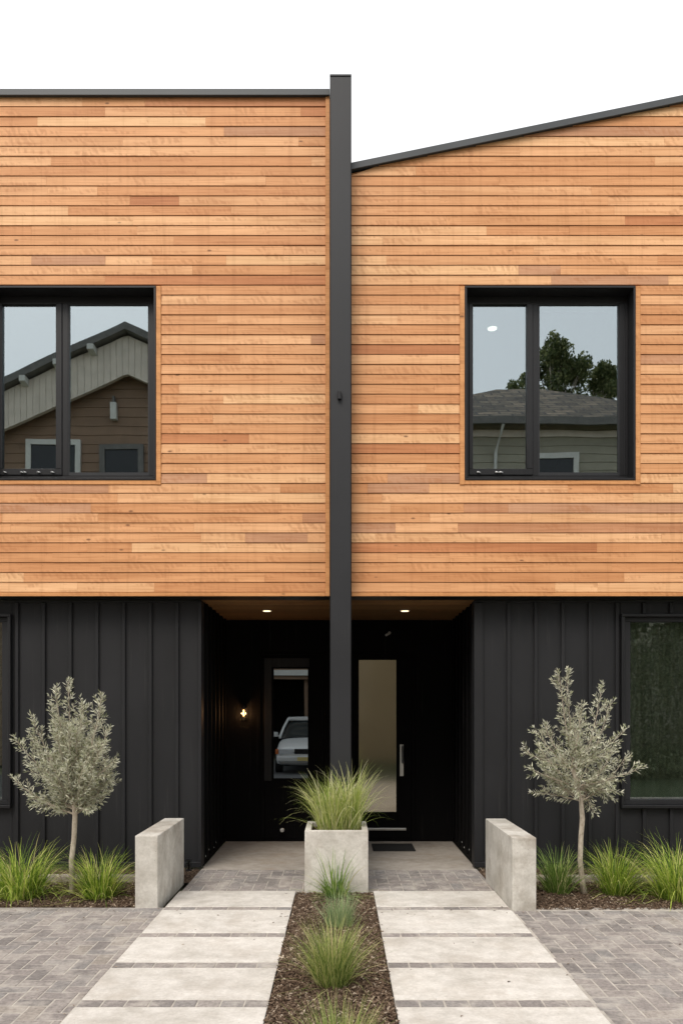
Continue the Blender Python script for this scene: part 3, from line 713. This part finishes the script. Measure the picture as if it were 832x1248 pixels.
o = thing('security_camera', (.59, YK, 2.55), 'tiny pale security camera on the dark wall above the right door', 'security camera')
MB().tube([(.62,YK-.001,2.58),(.62,YK-.03,2.58)], .018, 10).build('mount', m_white, o)
MB().tube([(.62,YK-.03,2.575),(.575,YK-.09,2.545)], .014, 10).build('body', m_white, o)
tag(MB().box(.39,.88,8.95,9.42,.0005,.014).build('doormat', M_plain('black_mat', (.02,.02,.02), .95, .4, 80), bevel=.004), 'black doormat in front of the right door', 'doormat')
o = thing('door_stop', (-.70, 9.6, 0), 'tiny white round door stop at the foot of the left door', 'door stop')
MB().tube([(-.70,YK+.02,.145),(-.70,YK-.02,.145)], .008, 8).build('pin', m_steel, o)
MB().tube([(-.70,YK-.02,.145),(-.70,YK-.025,.145),(-.70,YK-.045,.145),(-.70,YK-.05,.145)], [.02,.026,.026,.016], 12).build('bumper', m_white, o, smooth=True)
o = thing('garden_light', (-1.50, 7.82, 0), 'small clear garden light at the foot of the left porch corner', 'garden light')
MB().box(-1.535,-1.475,7.80,7.84,0,.02).box(-1.535,-1.475,7.80,7.84,.115,.125).box(-1.51,-1.50,7.815,7.825,.02,.115).build('body', m_frame, o)
MB().box(-1.532,-1.478,7.803,7.837,.021,.114).build('lens', M_glass('light_glass', .12, (.8,.82,.8)), o)

# ------------------------------------------------------------------ across the street (seen only as reflections in the glass)
kind(MB().box(.4,14,-7.5,1.15,-.089,-.06).build('lawn', M_plain('lawn_green', (.04,.06,.022), .95, .3, 9)), 'structure')
kind(MB().box(-9,.38,-7.9,1.15,-.089,-.05).build('driveway', M_plain('grey_asphalt', (.10,.10,.10), .9, .25, 7)), 'structure')
m_brown = M_plain('brown_siding', (.25,.165,.11), .8, .12, 3)
m_pale = M_plain('pale_boards', (.68,.61,.52), .8, .1, 3)
m_tan = M_plain('olive_siding', (.33,.31,.24), .8, .1, 3)
m_wtrim = M_plain('white_trim', (.62,.62,.58), .6, .06)
m_darkwin = M_plain('dark_window', (.02,.022,.024), .15, .1)
m_darkroof = M_plain('dark_roof', (.16,.155,.145), .8, .2)
def M_shingle():
    t = NT('shingles'); co = t.coord()
    br = t.n('ShaderNodeTexBrick', {'Vector':co, 'Color1':(.22,.17,.12,1), 'Color2':(.06,.05,.038,1), 'Mortar':(.03,.03,.03,1), 'Scale':1.0, 'Mortar Size':.035, 'Brick Width':.7, 'Row Height':.34})
    m = t.n('ShaderNodeMapping', {'Vector':co}); m.inputs['Rotation'].default_value = (0,0,0)
    t.t.links.new(m.outputs[0], br.inputs['Vector'])
    a = t.noise(co, 4, 4)
    return t.done(t.mix(1.0, br.outputs[0], t.ramp(a, [(.3,(.6,.6,.6)), (.7,(1.4,1.4,1.4))]), 'MULTIPLY'), .9)
m_shingle = M_shingle()
YH = -8
ha = thing('house', (-6.3, -12, 0), 'gabled brown house with white bracketed eaves, reflected in the upper left window', 'house', 'houses reflected in the windows')
xp, zp, sl = -6.34, 13.2, .457
def zr(x): return zp - sl*abs(x-xp)
# wall of lapped siding (carport opening below), rising to the gable
g = MB(); z = 0
while z < zp-.7:
    z1 = z+.28
    hw = (zp-.75-z1)/sl if z1 > 9.5 else 5.3
    hw = min(5.3, hw)
    if hw <= .1: break
    segs = [(xp-hw, xp+hw)]
    if z1 < 3.0: segs = [(xp-hw, -4.6), (.1, xp+hw)]
    for a, b in segs:
        if b > a: g.prism_yz([(YH-.2,z),(YH+.02,z),(YH,z1-.004),(YH-.2,z1-.004)], a, b)
    z = z1
g.box(xp-5.3,xp+5.3,-16.2,-16,0,10.5).box(xp-5.3,xp-5.1,-16,-8.2,0,10.5).box(xp+5.1,xp+5.3,-16,-8.2,0,10.5)
g.build('wall', m_brown, ha)
MB().box(-4.5,0,-13,-12.9,-.05,3.0).box(-4.6,-4.5,-13,-8.2,-.05,3.0).box(-4.6,-1.05,-13,-8.2,3.0,3.1).build('carport', M_plain('carport_dark', (.035,.032,.028), .9, .1), ha)
MB().box(-4.62,-1.0,YH+.03,YH+.12,2.93,3.12).build('beam', m_wtrim, ha)
# pale board gable band standing forward of the brown wall
bnd = 1.15
gb = MB(); xx = xp-6.4
while xx < xp+6.4:
    x2 = xx+.19
    za, zb = zr(xx)-.28, zr(x2-.01)-.28
    gb.add([(xx,YH+.45,za-bnd),(x2-.01,YH+.45,zb-bnd),(x2-.01,YH+.45,zb),(xx,YH+.45,za),(xx,YH+.30,za-bnd),(x2-.01,YH+.30,zb-bnd),(x2-.01,YH+.30,zb),(xx,YH+.30,za)],
           [(3,2,1,0),(4,5,6,7),(0,1,5,4),(1,2,6,5),(2,3,7,6),(3,0,4,7)])
    xx = x2
gb.build('gable_boards', m_pale, ha)
rfa = MB().prism_xz([(xp-6.6,zr(xp-6.6)-.22),(xp,zp-.22),(xp+6.6,zr(xp+6.6)-.22),(xp+6.6,zr(xp+6.6)),(xp,zp),(xp-6.6,zr(xp-6.6))], -16.5, YH+.72)
roofa = rfa.build('roof', m_darkroof, ha)
for k in range(-6,7):
    if k == 0: continue
    bxx = xp + k*1.0
    MB().prism_yz([(YH+.46,zr(bxx)-.46),(YH+.78,zr(bxx)-.40),(YH+.78,zr(bxx)-.235),(YH+.46,zr(bxx)-.235)], bxx-.09, bxx+.09).build('bracket', m_wtrim, roofa)
def rwin(h, x0, x1, z0, z1, y, white=True):
    f = .16
    wd = MB().box(x0-f,x1+f,y+.0,y+.10,z1,z1+f).box(x0-f,x1+f,y,y+.10,z0-f,z0).box(x0-f,x0,y,y+.1,z0,z1).box(x1,x1+f,y,y+.1,z0,z1).build('window', m_wtrim if white else m_darkroof, h)
    MB().box(x0,x1,y+.02,y+.05,z0,z1).build('pane', m_darkwin, wd)
rwin(ha, -9.35,-8.0, 8.0, 9.75, YH+.03); rwin(ha, -7.1,-6.1, 7.2, 9.6, YH+.03, False)
o = thing('wall_lamp', (-6.84, YH, 10.7), 'white box lamp on the brown gabled house, reflected in the upper left window', 'wall lamp')
MB().box(-6.93,-6.74,YH+.05,YH+.22,10.5,11.0).build('shade', m_wtrim, o); MB().box(-6.87,-6.80,YH+.03,YH+.2,11.0,11.2).build('bracket', m_darkroof, o)

hb = thing('house', (6.3, -12, 0), 'olive sided house with shingled hip roof, reflected in the upper right window', 'house', 'houses reflected in the windows')
g = MB(); z = 0
while z < 10.3:
    g.prism_yz([(YH-.2,z),(YH+.02,z),(YH,z+.246),(YH-.2,z+.246)], 1.4, 11.6); z += .25
g.box(1.4,11.6,-16.2,-16,0,10.4).box(1.4,1.6,-16,-8.2,0,10.4).box(11.4,11.6,-16,-8.2,0,10.4).build('wall', m_tan, hb)
e = 10.42
rb = MB().add([(.9,YH+.5,e),(12.1,YH+.5,e),(12.1,-16.5,e),(.9,-16.5,e),(5.6,-12,13.15),(7.2,-12,13.15)], [(3,2,1,0),(0,1,5,4),(1,2,5),(2,3,4,5),(3,0,4)]).build('roof', m_shingle, hb)
MB().box(.88,12.12,YH+.5,YH+.56,e-.2,e+.03).build('gutter', m_darkroof, rb)
MB().box(1.35,11.6,YH+.02,YH+.06,e-.42,e-.22).build('frieze_board', m_pale, hb)
MB().tube([(4.9,YH+.5,e-.2),(4.75,YH+.08,e-.9),(4.7,YH+.08,7.0)], .05, 8).build('downpipe', m_wtrim, hb)
rwin(hb, 6.0, 7.1, 7.4, 9.35, YH+.03); rwin(hb, 9.0,10.1,7.4,9.35,YH+.03)

def leafy(x, y, z, blobs, n, size, seed, mat, name, label, cat, trunk_h=None, group=None):
    rg = random.Random(seed); root = thing(name, (x,y,0), label, cat, group); g = MB()
    for _ in range(n):
        bx, by, bz, rx, rz = rg.choice(blobs)
        d_ = Vector((rg.gauss(0,1), rg.gauss(0,1), rg.gauss(0,1))).normalized()*(rg.random()**.45)
        p = Vector((x+bx+d_.x*rx, y+by+d_.y*rx, z+bz+d_.z*rz))
        a = Vector((rg.gauss(0,1), rg.gauss(0,1), rg.gauss(0,1))).normalized(); b_ = a.orthogonal().normalized(); s_ = size*rg.uniform(.5,1.3)
        g.add([p-a*s_, p+b_*s_*.5, p+a*s_, p-b_*s_*.5], [(0,1,2,3)])
    if trunk_h:
        tk = MB().tube([(x,y,-.1),(x+.1,y,trunk_h*.5),(x,y,trunk_h)], [.22,.13,.05], 10)
        for bx,by,bz,rx,rz in blobs: tk.tube([(x,y,trunk_h*.8),(x+bx*.6,y+by*.6,z+bz*.8),(x+bx,y+by,z+bz)], [.03,.025,.015], 5)
        tk.build('trunk', m_bark, root, smooth=True)
    else: MB().tube([(x,y,-.1),(x,y,z+.8)], [.08,.04], 8).build('stem', m_bark, root)
    g.build('crown', mat, root)
    return root
def crown(n, w_, h0, h1, seed):
    rg = random.Random(seed); out = []
    for _ in range(n):
        v = rg.random(); hw = w_*(1-v**2.4)*(.6+.5*rg.random())
        out.append((rg.uniform(-hw,hw), rg.uniform(-.8,.8), h0+(h1-h0)*v, rg.uniform(.22,.5), rg.uniform(.25,.55)))
    return out
leafy(8.6,-16,10, crown(90, 2.9, 2.4, 6.5, 2), 22000, .075, 3, m_tree_leaf, 'street_tree', 'tall dark tree behind the shingled roof, reflected in the upper right window', 'tree', 11, 'trees reflected in the windows')
leafy(10.7,-16.3,10, crown(60, 1.9, 2.2, 5.5, 8), 15000, .075, 5, m_tree_leaf, 'street_tree', 'lower round tree right of the tall one, reflected in the upper right window', 'tree', 11, 'trees reflected in the windows')
g = MB(); xx = -.98
while xx < 2.9:
    g.box(xx,xx+.135,-7.93,-7.90,-.09,4.3); xx += .14
tag(g.box(-.98,2.95,-7.969,-7.93,.3,.42).box(-.98,2.95,-7.969,-7.93,3.6,3.72).build('board_fence', M_plain('tan_boards', (.36,.30,.20), .85, .12, 3)), 'tall tan board fence between the houses across the street, reflected in the right door glass', 'fence')
for k, (hx, hy) in enumerate(((7.6,-4.6),(9.2,-5.2),(10.9,-4.8))):
    leafy(hx,hy,0, [(0,0,1.0,1.0,1.1),(-.4,.5,.3,1.3,.45),(.5,.6,.35,1.3,.45),(.3,.1,2.4,.9,1.0),(-.3,0,3.3,.7,.9),(.1,0,4.2,.5,.7)], 12000, .055, 30+k, m_hedge_leaf, 'tall_shrub', 'tall green shrub across the street, reflected in the right ground floor window', 'shrub', None, 'shrubs reflected in the ground floor window')

# pale car, nose towards the houses
def car(cx, yf, zg):
    root = thing('car', (cx, yf-2.1, zg), 'pale silver estate car parked facing the houses, reflected in the left door glass', 'car')
    m_body = M_plain('silver_paint', (.62,.63,.62), .25, .03, 3, .6)
    m_rub = M_plain('tyre_rubber', (.02,.02,.02), .85, .1)
    def loft(stations, prof, mat, name, smooth=True):
        g = MB(); n = len(prof)
        for (y, hw, zb, zt, tuck) in stations:
            for (u, v) in prof:
                ww = hw*u*(1 - tuck*max(0, v))
                g.v.append((cx+ww, yf-y, zg+zb+(zt-zb)*v))
        for i in range(len(stations)-1):
            for k in range(n): g.f.append((i*n+k, i*n+(k+1)%n, (i+1)*n+(k+1)%n, (i+1)*n+k))
        g.f.append(tuple(range(n))); g.f.append(tuple((len(stations)-1)*n+k for k in range(n-1,-1,-1)))
        o = g.build(name, mat, root, smooth=smooth)
        if smooth:
            m = o.modifiers.new('sub','SUBSURF'); m.levels = m.render_levels = 2
        return o
    prof = [(-1,.06),(-1.0,.5),(-.97,.8),(-.82,.97),(-.4,1.0),(.4,1.0),(.82,.97),(.97,.8),(1.0,.5),(1,.06),(.85,0),(-.85,0)]
    loft([(0,.74,.30,.62,0),(.06,.80,.24,.74,0),(.35,.86,.22,.86,0),(1.15,.875,.2,.97,0),(1.5,.88,.2,.99,0),(3.4,.88,.2,.99,0),(4.15,.85,.22,.97,0),(4.3,.78,.28,.9,0)], prof, m_body, 'body')
    gp = [(-1,0),(-.97,.5),(-.9,.93),(-.6,1.0),(.6,1.0),(.9,.93),(.97,.5),(1,0)]
    loft([(1.16,.80,.93,.97,.0),(1.35,.80,.93,1.07,.04),(1.95,.78,.93,1.47,.18),(2.5,.78,.93,1.53,.2),(3.6,.76,.93,1.50,.2),(4.1,.72,.93,1.2,.1),(4.2,.7,.93,.99,0)], gp, m_glass_car, 'glasshouse')
    loft([(1.92,.62,1.44,1.475,.0),(2.1,.66,1.47,1.535,0),(3.0,.66,1.49,1.555,0),(3.7,.62,1.44,1.50,0)], gp, m_body, 'roof')
    for s in (-1,1):
        MB().tube([(cx+s*.80,yf-1.15,zg+.96),(cx+s*.72,yf-1.55,zg+1.24),(cx+s*.63,yf-1.98,zg+1.48),(cx+s*.62,yf-2.4,zg+1.51),(cx+s*.62,yf-3.6,zg+1.47),(cx+s*.66,yf-4.1,zg+1.1)], .035, 8).build('pillar', m_body, root, smooth=True)
        MB().box(cx+s*.56-.19,cx+s*.56+.19,yf-.10,yf+.005,zg+.55,zg+.70).build('headlight', m_lens, root, bevel=.02)
        MB().box(cx+s*.80-.04,cx+s*.80+.04,yf-.18,yf-.02,zg+.55,zg+.69).build('indicator', m_amber, root, bevel=.015)
        mr = MB().box(cx+s*.96-.09,cx+s*.96+.09,yf-1.52,yf-1.44,zg+.98,zg+1.11).tube([(cx+s*.80,yf-1.48,zg+1.0),(cx+s*.92,yf-1.48,zg+1.02)], .02, 6).build('mirror', m_body, root, bevel=.02)
        for yy in (.85, 3.45):
            wl = MB().tube([(cx+s*.70,yf-yy,zg+.31),(cx+s*.885,yf-yy,zg+.31)], .31, 24).build('wheel', m_rub, root)
            MB().tube([(cx+s*.884,yf-yy,zg+.31),(cx+s*.892,yf-yy,zg+.31)], .2, 20).build('rim', m_steel, wl)
    MB().box(cx-.34,cx+.34,yf-.08,yf+.012,zg+.56,zg+.70).build('grille', m_frame, root, bevel=.01)
    MB().box(cx-.80,cx+.80,yf-.08,yf+.07,zg+.34,zg+.50).build('bumper', m_body, root, bevel=.04)
    MB().box(cx-.26,cx+.26,yf+.071,yf+.08,zg+.37,zg+.48).build('number_plate', M_plain('yellow_plate', (.6,.5,.2), .5, .05), root)
    return root
m_glass_car = M_plain('car_glass', (.03,.035,.035), .06, .05)
m_lens = M_plain('lamp_lens', (.5,.52,.54), .08, .1); m_amber = M_plain('amber_lens', (.55,.16,.05), .2, .1)
car(-.86, -1.5, -.05)
